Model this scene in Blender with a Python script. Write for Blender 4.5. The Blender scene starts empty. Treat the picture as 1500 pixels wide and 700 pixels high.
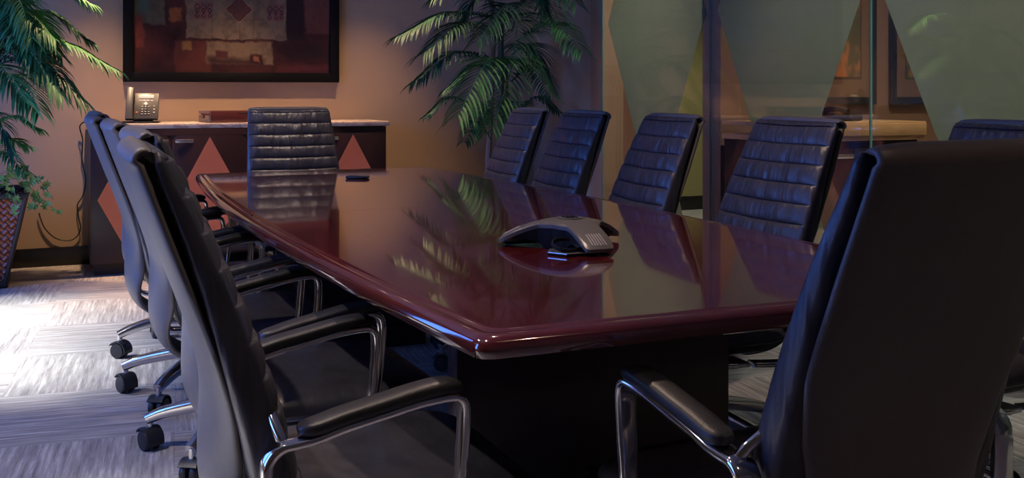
import bpy, bmesh, math, random
from mathutils import Vector, Matrix
random.seed(7)
C = bpy.context.scene.collection
PI = math.pi

# ------------------------------------------------------------------ camera calibration
F = 1540.0; HY = 134.0; CH = 1.1275
TH = math.atan(670 / F); ct, st = math.cos(TH), math.sin(TH)

def ony(px, py, Y):
    """room point on the plane y=Y seen at pixel (px, py)"""
    r = (px - 750) / F
    x = Y * (st + r * ct) / (ct - r * st)
    d = x * st + Y * ct
    return Vector((x, Y, CH - (py - HY) * d / F))

# ------------------------------------------------------------------ materials
def mat(name, col=(.5, .5, .5), rough=.5, metal=0., spec=.5, coat=0., ior=None, sheen=0.):
    m = bpy.data.materials.new(name); m.use_nodes = True
    b = m.node_tree.nodes['Principled BSDF']
    b.inputs['Base Color'].default_value = (*col, 1)
    b.inputs['Roughness'].default_value = rough
    b.inputs['Metallic'].default_value = metal
    b.inputs['Specular IOR Level'].default_value = spec
    b.inputs['Coat Weight'].default_value = coat
    b.inputs['Coat Roughness'].default_value = .04
    if sheen: b.inputs['Sheen Weight'].default_value = sheen
    if ior: b.inputs['IOR'].default_value = ior
    return m

def N(m, t, **kw):
    n = m.node_tree.nodes.new(t)
    for k, v in kw.items(): setattr(n, k, v)
    return n
def L(m, a, b): m.node_tree.links.new(a, b)
def P(m): return m.node_tree.nodes['Principled BSDF']

def coords(m, scale=(1, 1, 1), rot=(0, 0, 0), kind='Object'):
    tc = N(m, 'ShaderNodeTexCoord'); mp = N(m, 'ShaderNodeMapping')
    mp.inputs['Scale'].default_value = scale; mp.inputs['Rotation'].default_value = rot
    L(m, tc.outputs[kind], mp.inputs['Vector']); return mp.outputs['Vector']

def noise(m, vec, scale, detail=4, rough=.55):
    n = N(m, 'ShaderNodeTexNoise'); n.inputs['Scale'].default_value = scale
    n.inputs['Detail'].default_value = detail; n.inputs['Roughness'].default_value = rough
    L(m, vec, n.inputs['Vector']); return n.outputs['Fac']

def ramp(m, fac, stops):
    r = N(m, 'ShaderNodeValToRGB'); e = r.color_ramp.elements
    while len(e) < len(stops): e.new(.5)
    for el, (p, c) in zip(e, stops): el.position = p; el.color = (*c, 1)
    L(m, fac, r.inputs['Fac']); return r.outputs['Color']

def bump(m, fac, strength=.2, dist=.01, prev=None):
    b = N(m, 'ShaderNodeBump'); b.inputs['Strength'].default_value = strength
    b.inputs['Distance'].default_value = dist; L(m, fac, b.inputs['Height'])
    if prev is not None: L(m, prev, b.inputs['Normal'])
    L(m, b.outputs['Normal'], P(m).inputs['Normal']); return b.outputs['Normal']

def math_(m, op, a, b=None, c=None):
    n = N(m, 'ShaderNodeMath', operation=op)
    for i, v in enumerate((a, b, c)):
        if v is None: continue
        if isinstance(v, (int, float)): n.inputs[i].default_value = v
        else: L(m, v, n.inputs[i])
    return n.outputs[0]

def mottled(name, c1, c2, scale=3, rough=.6, bmp=.1, bscale=200, **kw):
    m = mat(name, c1, rough, **kw)
    v = coords(m)
    L(m, ramp(m, noise(m, v, scale), [(.3, c1), (.7, c2)]), P(m).inputs['Base Color'])
    if bmp: bump(m, noise(m, v, bscale, 2), bmp, .002)
    return m

M = {}
M['wall'] = mottled('wall_paint', (.40, .285, .185), (.43, .31, .205), 1.5, .8, .15, 250)
M['trimtan'] = mottled('tan_trim', (.36, .20, .11), (.39, .225, .13), 2, .6, .05)
M['ceil'] = mottled('ceiling_paint', (.26, .24, .22), (.28, .26, .24), 2, .9, .1)
M['base'] = mat('black_baseboard', (.008, .008, .01), .35)
M['redwall'] = mottled('terracotta_wall', (.22, .095, .06), (.25, .11, .07), 1.5, .8, .1)
M['brownwall'] = mottled('brown_wall', (.20, .088, .05), (.23, .105, .06), 1.5, .8, .1)
M['yellowwall'] = mottled('olive_yellow_wall', (.27, .245, .10), (.30, .27, .115), 1.5, .8, .1)
M['brown'] = mottled('brown_inlay', (.12, .05, .035), (.15, .065, .045), 6, .5, .03)
M['orange'] = mottled('orange_panel', (.58, .165, .078), (.62, .185, .088), 6, .45, .03)
M['black'] = mat('black_plastic', (.012, .012, .014), .38)
M['blackmat'] = mat('black_satin', (.006, .006, .007), .55)
M['frameblack'] = mat('black_picture_frame', (.004, .004, .005), .7, spec=.15)
M['rubber'] = mat('caster_nylon', (.01, .011, .015), .42)
M['chrome'] = mat('polished_aluminium', (.86, .83, .82), .09, 1.)
M['legmetal'] = mat('base_aluminium', (.74, .72, .72), .17, 1.)
M['satin'] = mat('brushed_aluminium', (.72, .70, .70), .28, 1.)
M['padblack'] = mottled('arm_pad_leather', (.018, .017, .018), (.028, .026, .027), 30, .42, .25, 300)
M['shell'] = mottled('grey_vinyl', (.092, .080, .078), (.106, .093, .090), 20, .46, .25, 420)

# chair leather: fine grain, gentle folds
def leather(name, folds):
    m = mat(name, (.03, .03, .034), .40, spec=.6)
    v = coords(m)
    L(m, ramp(m, noise(m, v, 9), [(.3, (.024, .023, .031)), (.7, (.042, .040, .052))]), P(m).inputs['Base Color'])
    L(m, ramp(m, noise(m, v, 25), [(.3, (.33,) * 3), (.7, (.48,) * 3)]), P(m).inputs['Roughness'])
    n1 = bump(m, noise(m, v, 380, 2), .25, .0015)
    if folds:
        v2 = coords(m, (22, 22, 3.2), (0, .45, 0))
        n2 = bump(m, noise(m, v2, 1.0, 2, .5), .75, .018, n1)
    else:
        v2 = coords(m, (5, 26, 5), (0, 0, .25))
        n2 = bump(m, noise(m, v2, 1.0, 2, .5), .30, .010, n1)
    return m
M['leather'] = leather('black_leather', True)
M['seatleather'] = leather('black_seat_leather', False)

# dark cherry wood, high gloss
def wood(name, c1, c2, rough, coat, sc=(1, 14, 14), ior=1.5, spec=.5):
    m = mat(name, c1, rough, coat=coat, ior=ior, spec=spec)
    v = coords(m, sc)
    nf = noise(m, v, 2.2, 8, .6)
    L(m, ramp(m, nf, [(.3, c1), (.72, c2)]), P(m).inputs['Base Color'])
    return m
M['tabletop'] = wood('cherry_gloss', (.075, .008, .009), (.112, .012, .013), .12, 1.0, (16, 1.3, 16), 1.6, .6)
P(M['tabletop']).inputs['Coat IOR'].default_value = 2.0
v = coords(M['tabletop'])
bump(M['tabletop'], noise(M['tabletop'], v, 3, 2), .012, .02)
M['pedestal'] = wood('dark_cherry', (.016, .006, .008), (.026, .009, .011), .35, .1, (12, 12, 1.2))
M['cabinet'] = wood('cabinet_cherry', (.014, .004, .006), (.022, .006, .008), .42, .08, (12, 12, 1.2))
M['toekick'] = mat('toe_kick_black', (.02, .014, .014), .5)
M['redwood'] = wood('reddish_box_wood', (.085, .018, .016), (.12, .028, .022), .35, .2, (2, 14, 14))
M['boxend'] = mat('tray_end_grain', (.13, .095, .08), .5)
M['lightwood'] = wood('light_oak', (.40, .19, .085), (.50, .26, .12), .35, .1, (4, 14, 14))

m = mat('stone_worktop', (.4, .33, .28), .25)
v = coords(m)
n = N(m, 'ShaderNodeTexNoise'); n.inputs['Scale'].default_value = 5; n.inputs['Detail'].default_value = 8; n.inputs['Distortion'].default_value = 1.5
L(m, v, n.inputs['Vector'])
L(m, ramp(m, n.outputs['Fac'], [(.35, (.40, .31, .26)), (.5, (.52, .43, .37)), (.56, (.30, .23, .20)), (.62, (.48, .40, .34))]), P(m).inputs['Base Color'])
M['stone'] = m

# carpet tiles: every tile turned a quarter and streaked with its own fine lines
m = mat('carpet_tiles', (.35, .33, .33), .95, spec=.1)
tc = N(m, 'ShaderNodeTexCoord'); mp = N(m, 'ShaderNodeMapping'); mp.inputs['Rotation'].default_value = (0, 0, .10)
L(m, tc.outputs['Object'], mp.inputs['Vector'])
sx = N(m, 'ShaderNodeSeparateXYZ'); L(m, mp.outputs['Vector'], sx.inputs[0])
T = .61
fx = math_(m, 'FLOOR', math_(m, 'DIVIDE', sx.outputs[0], T)); fy = math_(m, 'FLOOR', math_(m, 'DIVIDE', sx.outputs[1], T))
cid = N(m, 'ShaderNodeCombineXYZ'); L(m, fx, cid.inputs[0]); L(m, fy, cid.inputs[1])
wn = N(m, 'ShaderNodeTexWhiteNoise'); L(m, cid.outputs[0], wn.inputs['Vector'])
chk = math_(m, 'PINGPONG', math_(m, 'ADD', fx, fy), 1.0)
def streak(sxx, syy, off):
    a = N(m, 'ShaderNodeCombineXYZ')
    L(m, math_(m, 'MULTIPLY', sx.outputs[0], sxx), a.inputs[0]); L(m, math_(m, 'MULTIPLY', sx.outputs[1], syy), a.inputs[1])
    L(m, math_(m, 'MULTIPLY_ADD', wn.outputs['Value'], 40.0, off), a.inputs[2])
    return noise(m, a.outputs[0], 1.0, 3, .7)
sa = streak(62, 3.2, 0); sb = streak(3.2, 62, 9)
mx = N(m, 'ShaderNodeMix'); mx.data_type = 'FLOAT'
L(m, chk, mx.inputs[0]); L(m, sa, mx.inputs[2]); L(m, sb, mx.inputs[3])
fine = streak(420, 420, 3)
sumf = math_(m, 'MULTIPLY_ADD', fine, .40, math_(m, 'MULTIPLY', mx.outputs[0], .70))
L(m, ramp(m, sumf, [(.42, (.17, .155, .155)), (.50, (.265, .245, .235)), (.58, (.31, .285, .27)), (.66, (.47, .44, .42))]), P(m).inputs['Base Color'])
bump(m, sumf, .6, .004)
M['carpet'] = m

# glass: mirror by incidence angle over a clear pane
def glassmat(name, tint):
    m = bpy.data.materials.new(name); m.use_nodes = True; nt = m.node_tree; nt.nodes.clear()
    out = N(m, 'ShaderNodeOutputMaterial'); mix = N(m, 'ShaderNodeMixShader')
    tr = N(m, 'ShaderNodeBsdfTransparent'); tr.inputs[0].default_value = (*tint, 1)
    gl = N(m, 'ShaderNodeBsdfGlossy'); gl.inputs['Roughness'].default_value = 0.0; gl.inputs[0].default_value = (1, 1, 1, 1)
    g = N(m, 'ShaderNodeNewGeometry'); dp = N(m, 'ShaderNodeVectorMath', operation='DOT_PRODUCT')
    L(m, g.outputs['Normal'], dp.inputs[0]); L(m, g.outputs['Incoming'], dp.inputs[1])
    cc = math_(m, 'ABSOLUTE', dp.outputs['Value'])
    p = math_(m, 'POWER', math_(m, 'SUBTRACT', 1.0, cc), 5.0)
    L(m, math_(m, 'MULTIPLY_ADD', p, .94, .055), mix.inputs[0])
    L(m, tr.outputs[0], mix.inputs[1]); L(m, gl.outputs[0], mix.inputs[2]); L(m, mix.outputs[0], out.inputs[0])
    return m
M['glass'] = glassmat('clear_glass', (.93, .97, .95))
M['glassedge'] = mat('green_glass_edge', (.16, .30, .26), .2)
m = bpy.data.materials.new('frosted_film'); m.use_nodes = True; m.node_tree.nodes.clear()
o_ = N(m, 'ShaderNodeOutputMaterial'); mi = N(m, 'ShaderNodeMixShader'); mi.inputs[0].default_value = .55
d_ = N(m, 'ShaderNodeBsdfDiffuse'); d_.inputs[0].default_value = (.21, .20, .13, 1)
t_ = N(m, 'ShaderNodeBsdfTranslucent'); t_.inputs[0].default_value = (.60, .60, .49, 1)
L(m, d_.outputs[0], mi.inputs[1]); L(m, t_.outputs[0], mi.inputs[2]); L(m, mi.outputs[0], o_.inputs[0])
M['frost'] = m

# foliage
def leafmat(name, c1, c2):
    m = mat(name, c1, .52, spec=.25)
    v = coords(m)
    L(m, ramp(m, noise(m, v, 6), [(.3, c1), (.7, c2)]), P(m).inputs['Base Color'])
    return m
M['leafA'] = leafmat('palm_leaf', (.035, .15, .055), (.085, .27, .085))
M['leafB'] = leafmat('palm_leaf_deep', (.012, .065, .036), (.030, .12, .055))
M['leafC'] = leafmat('palm_leaf_fresh', (.10, .30, .07), (.20, .42, .11))
M['cane'] = mottled('palm_cane', (.09, .12, .06), (.16, .15, .09), 8, .5, .1)
M['trunk'] = mottled('palm_trunk', (.20, .13, .09), (.30, .21, .15), 12, .7, .4, 60)
M['ivy'] = leafmat('ivy_leaf', (.05, .16, .035), (.16, .28, .08))
M['soil'] = mottled('soil_moss', (.03, .022, .015), (.06, .045, .03), 30, .9, .6, 80)
M['rim'] = mat('basket_rim', (.016, .010, .009), .5)
M['cord'] = mat('cord_black', (.012, .012, .012), .5)
M['paper'] = mat('paper', (.55, .53, .50), .7)
M['screen'] = mat('phone_display', (.42, .46, .48), .3)
M['keyw'] = mat('phone_key_print', (.55, .55, .53), .5)
M['redled'] = mat('red_button', (.5, .05, .03), .4)
M['phonegrey'] = mottled('phone_plastic', (.035, .035, .037), (.042, .042, .044), 10, .38, .05)
M['handset'] = mat('handset_plastic', (.06, .062, .062), .4)
M['confgrey'] = mottled('conference_phone_grey', (.095, .086, .080), (.11, .10, .093), 14, .33, .06, 500)
M['confdark'] = mat('conference_phone_black', (.006, .006, .008), .6, spec=.15)
M['slot'] = mat('slot_silver', (.30, .28, .27), .5)
M['lamp'] = mat('lamp_face', (1, .85, .7), .5)
P(M['lamp']).inputs['Emission Color'].default_value = (1, .72, .45, 1); P(M['lamp']).inputs['Emission Strength'].default_value = 6
M['white'] = mat('white_metal', (.6, .6, .58), .4)
M['cream'] = mat('cream_mat', (.25, .15, .09), .7)

# basket weave
m = mat('basket_weave', (.3, .1, .05), .55)
v = coords(m, (1, 1, 1), (0, 0, 0), 'UV')
sx = N(m, 'ShaderNodeSeparateXYZ'); L(m, v, sx.inputs[0])
u1 = math_(m, 'ADD', sx.outputs[0], sx.outputs[1]); u2 = math_(m, 'SUBTRACT', sx.outputs[0], sx.outputs[1])
k = 26.0
a = math_(m, 'MULTIPLY', u1, k); b = math_(m, 'MULTIPLY', u2, k)
ca = math_(m, 'PINGPONG', math_(m, 'FLOOR', math_(m, 'ADD', a, math_(m, 'MULTIPLY', math_(m, 'FLOOR', b), 1.0))), 1.0)
fa = math_(m, 'ABSOLUTE', math_(m, 'SUBTRACT', math_(m, 'FRACT', a), .5)); fb = math_(m, 'ABSOLUTE', math_(m, 'SUBTRACT', math_(m, 'FRACT', b), .5))
mx = N(m, 'ShaderNodeMix'); mx.data_type = 'FLOAT'; L(m, ca, mx.inputs[0]); L(m, fa, mx.inputs[2]); L(m, fb, mx.inputs[3])
hgt = math_(m, 'SUBTRACT', .5, mx.outputs[0])
L(m, ramp(m, hgt, [(0.0, (.012, .006, .005)), (.10, (.05, .016, .010)), (.22, (.26, .075, .035)), (.5, (.36, .12, .055))]), P(m).inputs['Base Color'])
bump(m, hgt, 1.0, .02)
M['weave'] = m

# ------------------------------------------------------------------ mesh helpers
class MB:
    def __init__(s): s.v = []; s.f = []; s.mi = []
    def add(s, vs, fs, mi=0):
        o = len(s.v); s.v += [tuple(q) for q in vs]
        for f in fs: s.f.append([i + o for i in f]); s.mi.append(mi)
        return s
    def box(s, c, d, bev=0., rot=None, mi=0, seg=2):
        bm = bmesh.new(); bmesh.ops.create_cube(bm, size=1)
        bmesh.ops.scale(bm, vec=d, verts=bm.verts)
        if bev: bmesh.ops.bevel(bm, geom=bm.edges[:], offset=bev, segments=seg, affect='EDGES', profile=.5)
        R = rot if rot is not None else Matrix.Identity(3)
        vs = [R @ q.co + Vector(c) for q in bm.verts]; bm.verts.index_update()
        fs = [[q.index for q in f.verts] for f in bm.faces]; bm.free()
        return s.add(vs, fs, mi)
    def loft(s, rings, cap=True, mi=0, closed=False):
        n = len(rings[0]); o = []
        fs = []
        R = len(rings)
        for i in range(R - (0 if closed else 1)):
            j = (i + 1) % R
            for k in range(n): fs.append([i * n + k, i * n + (k + 1) % n, j * n + (k + 1) % n, j * n + k])
        if cap and not closed: fs += [list(range(n))[::-1], [(R - 1) * n + k for k in range(n)]]
        return s.add([q for r in rings for q in r], fs, mi)
    def sweep(s, pts, w, h, side=Vector((1, 0, 0)), n=12, p=.6, mi=0, closed=False):
        """superellipse section: w along side, h across; w,h numbers or functions of t"""
        pts = [Vector(q) for q in pts]; R = []
        for i, q in enumerate(pts):
            a = pts[i - 1] if (i or closed) else q; b = pts[(i + 1) % len(pts)] if (i < len(pts) - 1 or closed) else q
            t = (b - a).normalized(); sd = (side - t * side.dot(t)).normalized(); up = t.cross(sd)
            tt = i / (len(pts) - 1)
            ww = w(tt) if callable(w) else w; hh = h(tt) if callable(h) else h
            ring = []
            for k in range(n):
                an = 2 * PI * (k + .5) / n; c, sn = math.cos(an), math.sin(an)
                ring.append(q + sd * (ww / 2 * math.copysign(abs(c) ** p, c)) + up * (hh / 2 * math.copysign(abs(sn) ** p, sn)))
            R.append(ring)
        return s.loft(R, True, mi, closed)
    def tube(s, pts, r, n=8, mi=0):
        pts = [Vector(q) for q in pts]; R = []; sd = None
        for i, q in enumerate(pts):
            t = (pts[min(i + 1, len(pts) - 1)] - pts[max(i - 1, 0)]).normalized()
            if sd is None: sd = t.orthogonal().normalized()
            sd = (sd - t * sd.dot(t)).normalized(); up = t.cross(sd)
            rr = r(i / (len(pts) - 1)) if callable(r) else r
            R.append([q + sd * rr * math.cos(2 * PI * k / n) + up * rr * math.sin(2 * PI * k / n) for k in range(n)])
        return s.loft(R, True, mi)
    def lathe(s, prof, n=24, c=(0, 0, 0), axis='z', mi=0):
        R = []
        for r, z in prof:
            ring = []
            for k in range(n):
                a = 2 * PI * k / n; q = (r * math.cos(a), r * math.sin(a), z)
                if axis == 'x': q = (q[2], q[0], q[1])
                if axis == 'y': q = (q[0], q[2], q[1])
                ring.append(Vector(q) + Vector(c))
            R.append(ring)
        return s.loft(R, True, mi)
    def xf(s, R, t=(0, 0, 0)):
        s.v = [tuple(R @ Vector(q) + Vector(t)) for q in s.v]; return s
    def build(s, name, mats, parent=None, smooth=40, loc=None):
        me = bpy.data.meshes.new(name); me.from_pydata(s.v, [], s.f)
        if not isinstance(mats, (list, tuple)): mats = [mats]
        for q in mats: me.materials.append(q)
        for p_, k_ in zip(me.polygons, s.mi): p_.material_index = k_; p_.use_smooth = bool(smooth)
        bm = bmesh.new(); bm.from_mesh(me); bmesh.ops.recalc_face_normals(bm, faces=bm.faces); bm.to_mesh(me); bm.free()
        if smooth: me.set_sharp_from_angle(angle=math.radians(smooth))
        o = bpy.data.objects.new(name, me); C.objects.link(o)
        if loc: o.location = loc
        if parent: o.parent = parent
        return o

def tag(o, label=None, cat=None, group=None, kind=None):
    if label: o['label'] = label
    if cat: o['category'] = cat
    if group: o['group'] = group
    if kind: o['kind'] = kind
    return o
def thing(name, loc, label, cat, rz=0, group=None):
    o = bpy.data.objects.new(name, None); C.objects.link(o); o.location = loc; o.rotation_euler = (0, 0, rz)
    return tag(o, label, cat, group)
def struct(o): o['kind'] = 'structure'; return o
def dup(root, loc, rz, label=None, group=None):
    def rec(o, par):
        c = o.copy(); C.objects.link(c)
        if par: c.parent = par
        for ch in o.children: rec(ch, c)
        return c
    r = rec(root, None); r.location = loc; r.rotation_euler = (0, 0, rz)
    if label: r['label'] = label
    if group: r['group'] = group
    return r
def bez(ps, n=24):
    """smooth curve through control points (Catmull-Rom)"""
    ps = [Vector(q) for q in ps]; out = []
    P_ = [ps[0] * 2 - ps[1]] + ps + [ps[-1] * 2 - ps[-2]]
    segs = len(ps) - 1; per = max(2, n // segs)
    for i in range(segs):
        a, b, c, d = P_[i:i + 4]
        for k in range(per):
            t = k / per
            out.append(.5 * ((2 * b) + (c - a) * t + (2 * a - 5 * b + 4 * c - d) * t * t + (3 * b - a - 3 * c + d) * t ** 3))
    out.append(ps[-1]); return out
def interp(tab, x):
    for (a, va), (b, vb) in zip(tab, tab[1:]):
        if x <= b:
            t = (x - a) / (b - a); t = max(0, min(1, t)); return va + (vb - va) * t
    return tab[-1][1]

# ------------------------------------------------------------------ room shell
X0, X1, Y0, Y1, HC = -1.7, 3.41, -1.6, 7.42, 2.75
FX1 = 8.0; FY1 = 9.2
struct(MB().box(((X0 + FX1) / 2, (Y0 + FY1) / 2, -.05), (FX1 - X0 + .4, FY1 - Y0 + .4, .1)).build('floor', M['carpet'], smooth=0))
struct(MB().box(((X0 + FX1) / 2, (Y0 + FY1) / 2, HC + .05), (FX1 - X0 + .4, FY1 - Y0 + .4, .1)).build('ceiling', M['ceil'], smooth=0))
struct(MB().box(((X0 + X1) / 2 + .05, Y1 + .08, HC / 2), (X1 - X0 + .3, .16, HC)).build('wall_back', M['wall'], smooth=0))
struct(MB().box(((X0 + FX1) / 2, Y0 - .08, HC / 2), (FX1 - X0 + .3, .16, HC)).build('wall_front', M['wall'], smooth=0))
# left wall with two window openings
WL = [(4.45, 6.45, .35, 2.35), (1.75, 3.3, .6, 2.35)]
mb = MB(); xc = X0 - .1
ys = [Y0] + [q for w in sorted(WL) for q in w[:2]] + [Y1 + .16]
for a_, b_ in zip(ys[::2], ys[1::2]): mb.box((xc, (a_ + b_) / 2, HC / 2), (.2, b_ - a_, HC))
for ya, yb, za, zb in WL:
    mb.box((xc, (ya + yb) / 2, za / 2), (.2, yb - ya, za)); mb.box((xc, (ya + yb) / 2, (zb + HC) / 2), (.2, yb - ya, HC - zb))
struct(mb.build('wall_left', M['wall'], smooth=0))
for i, (ya, yb, za, zb) in enumerate(WL):
    w = thing('window_%d' % (i + 1), (X0 - .1, (ya + yb) / 2, za), None, None); struct(w)
    W, H = yb - ya, zb - za; fr = MB()
    for sy in (-1, 0, 1): fr.box((0, sy * (W / 2 - .025), H / 2), (.06, .05, H - .002), .004)
    fr.box((0, 0, .025), (.06, W - .1, .05), .004); fr.box((0, 0, H - .025), (.06, W - .1, .05), .004)
    fr.build('window_frame', M['black'], w)
    MB().box((0, 0, H / 2), (.008, W - .08, H - .08)).build('window_pane', M['glass'], w, 0)
# right side: solid return wall, tan post, then glass
struct(MB().box((X1 + .08, (6.46 + Y1) / 2, HC / 2), (.16, Y1 - 6.46, HC)).build('wall_right', M['wall'], smooth=0))
struct(MB().box((X1 + .075, 6.375, HC / 2), (.17, .165, HC), .004).build('trim_1', M['trimtan'], smooth=0))
# baseboards
struct(MB().box(((X0 + X1) / 2, Y1 - .008, .06), (X1 - X0, .016, .12), .003).build('baseboard_back', M['base']))
struct(MB().box((X1 - .008, (6.46 + Y1) / 2, .06), (.016, Y1 - 6.46 - .02, .12), .003).build('baseboard_right', M['base']))
bb = MB(); bb.box((X0 + .008, (Y0 + Y1) / 2, .06), (.016, Y1 - Y0 - .03, .12), .003); struct(bb.build('baseboard_left', M['base']))

# beyond the glass: corridor and the neighbouring room
struct(MB().box((5.79, 5.03, HC / 2), (4.46, .14, HC)).build('wall_partition', M['brownwall'], smooth=0))
struct(MB().box((3.985, 7.70, HC / 2), (1.17, .14, HC)).build('wall_corridor', M['redwall'], smooth=0))
struct(MB().box((6.0, 8.6, HC / 2), (4.2, .14, HC)).build('wall_far', M['yellowwall'], smooth=0))
struct(MB().box((FX1 + .07, (Y0 + FY1) / 2, HC / 2), (.14, FY1 - Y0, HC)).build('wall_outer', M['brownwall'], smooth=0))
struct(MB().box((6.0, 8.52, .065), (4.2, .016, .13), .003).build('baseboard_far', M['base']))
struct(MB().box((3.4915, 5.03, HC / 2), (.135, .18, HC), .004).build('trim_2', M['redwall'], smooth=0))

# glass wall: four panels with frosted film leaving clear diamonds across the joints
JY = [6.29, 5.015, 3.74, 2.465, 1.19, -.085, -1.36]
def filmx(z):      # half width of the clear diamond at height z
    zc = .75 if z < 1.585 else 2.42
    return .055 + .50 * max(0, (1.585 - .75) - abs(z - zc))
for i in range(6):
    ya, yb = JY[i + 1] + .003, JY[i] - .003
    g = thing('window_%d' % (i + 3), (X1, (ya + yb) / 2, 0), None, None); struct(g)
    hw, gt = (yb - ya) / 2, .012
    gm = MB(); gm.box((0, 0, HC / 2), (gt, 2 * hw, HC - .004))
    for k_, f_ in enumerate(gm.f):
        vs = [gm.v[q] for q in f_]
        if max(abs(vs[0][1] - q[1]) for q in vs) < 1e-6: gm.mi[k_] = 1
    gm.build('glass_pane', [M['glass'], M['glassedge']], g, 0)
    zs = [0.02, .75, 1.585, 2.42, HC - .02]
    ri = [(-hw + filmx(z), z) for z in zs]; le = [(hw - filmx(z), z) for z in zs]
    poly = ri + le[::-1]; fx_ = gt / 2 + .0005
    fm = MB(); n_ = len(poly)
    quads = [[k_, n_ - 1 - k_, n_ - 2 - k_, k_ + 1] for k_ in range(len(zs) - 1)]
    fm.add([(fx_, y, z) for y, z in poly] + [(fx_ + .0008, y, z) for y, z in poly],
           quads + [[q + n_ for q in r[::-1]] for r in quads] + [[k_, (k_ + 1) % n_, (k_ + 1) % n_ + n_, k_ + n_] for k_ in range(n_)])
    fm.build('frosted_film', M['frost'], g, 0)

# ------------------------------------------------------------------ credenza
def credenza(name, loc, W, D, Hc, nd, label, top_t, topmat, inlay='orange'):
    t = thing(name, loc, label, 'cabinet')
    body = MB(); body.box((0, D / 2 + .01, (Hc + .075) / 2 - .005), (W, D - .02, Hc - .085), .003)
    body.build('body', M['cabinet'], t)
    MB().box((0, D / 2 + .03, .037), (W - .05, D - .07, .074)).build('toe_kick', M['toekick'], t, 0)
    MB().box((0, D / 2 + .008, Hc - .026), (W - .03, D - .03, .036)).build('shadow_gap', M['blackmat'], t, 0)
    MB().box((0, D / 2 - .005, Hc + top_t / 2 - .008), (W + .03, D + .02, top_t), .003).build('worktop', topmat, t)
    dw = (W - .012) / nd; dh = Hc - .085 - .045; zc = .078 + dh / 2
    for k_ in range(nd):
        cx = -W / 2 + .006 + dw * (k_ + .5)
        d = MB().box((0, 0, 0), (dw - .005, .02, dh), .002).build('door', M['cabinet'], t); d.location = (cx, .0, zc)
        hh = dh / 2 - .012; hw2 = .5 * hh * 1.06; hw2 = min(hw2, dw / 2 - .012)
        dm = MB(); th_ = .0035
        pts = [(0, hh), (hw2, 0), (0, -hh), (-hw2, 0)]
        dm.add([(x, -.0105, z - 0) for x, z in pts] + [(x, -.0105 - th_, z) for x, z in pts],
               [[0, 1, 2, 3], [7, 6, 5, 4]] + [[q, q + 4, (q + 1) % 4 + 4, (q + 1) % 4] for q in range(4)])
        q = dm.build('diamond_inlay', M[inlay], d, 0); q['label'] = inlay + ' diamond inlay'
        side = 1 if k_ % 2 == 0 else -1
        hx = side * (dw / 2 - .075)
        hb = MB(); hb.box((hx, -.030, dh / 2 - .035), (.11, .010, .022), .004)
        for e in (-1, 1): hb.box((hx + e * .045, -.018, dh / 2 - .035), (.010, .020, .012), .001)
        hb.build('handle', M['satin'], d)
    return t
xa = .20; xb = 2.065
cz = credenza('credenza', ((xa + xb) / 2, 6.87, 0), xb - xa, .53, .905, 4,
              'long dark cherry credenza with orange diamonds and pale stone top against the back wall', .030, M['stone'])

# neighbour room credenza
p_l = ony(1150, 179, 4.33); p_r = ony(1361, 179, 4.33)
c2 = credenza('office_cabinet', ((p_l.x + p_r.x) / 2, 4.38, 0), p_r.x - p_l.x - .03, .50, .875, 2,
              'dark cabinet with light wood top seen through the clear glass', .030, M['lightwood'], 'brown')
q = MB(); q.box((0, -.022, .925), (p_r.x - p_l.x, .024, .065), .003); q.box((0, .235, .955), (p_r.x - p_l.x, .53, .022), .003)
q.build('wood_fascia', M['lightwood'], c2)

# ------------------------------------------------------------------ pictures
def artwork(name, loc, W, H, fw, colfn, nx, nz, label, fdepth=.045, frame=None):
    t = thing(name, loc, label, 'picture')
    fr = MB()
    for sx_ in (-1, 1): fr.box((sx_ * (W / 2 - fw / 2), -fdepth / 2, 0), (fw, fdepth, H), .006)
    for sz_ in (-1, 1): fr.box((0, -fdepth / 2, sz_ * (H / 2 - fw / 2)), (W - 2 * fw + .01, fdepth - .001, fw), .006)
    fr.build('frame', frame or M['frameblack'], t)
    w, h = W - 2 * fw, H - 2 * fw
    vs = [((i / nx - .5) * w, -.018, (j / nz - .5) * h) for j in range(nz + 1) for i in range(nx + 1)]
    fs = [[j * (nx + 1) + i, j * (nx + 1) + i + 1, (j + 1) * (nx + 1) + i + 1, (j + 1) * (nx + 1) + i] for j in range(nz) for i in range(nx)]
    b0 = len(vs); vs += [(-w / 2, -.004, -h / 2), (w / 2, -.004, -h / 2), (w / 2, -.004, h / 2), (-w / 2, -.004, h / 2)]
    fs.append([b0, b0 + 3, b0 + 2, b0 + 1])
    mb = MB().add(vs, fs)
    me = bpy.data.meshes.new('canvas'); me.from_pydata(mb.v, [], mb.f)
    ca = me.color_attributes.new('paint', 'FLOAT_COLOR', 'POINT')
    for k_, q in enumerate(vs):
        ca.data[k_].color = (*colfn(q[0] / w + .5, q[2] / h + .5), 1)
    m = mat('painted_canvas', (.5, .5, .5), .30)
    at_ = N(m, 'ShaderNodeVertexColor'); at_.layer_name = 'paint'; L(m, at_.outputs['Color'], P(m).inputs['Base Color'])
    bump(m, noise(m, coords(m), 60, 5), .2, .003)
    me.materials.append(m); o = bpy.data.objects.new('canvas', me); C.objects.link(o); o.parent = t
    return t

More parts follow.
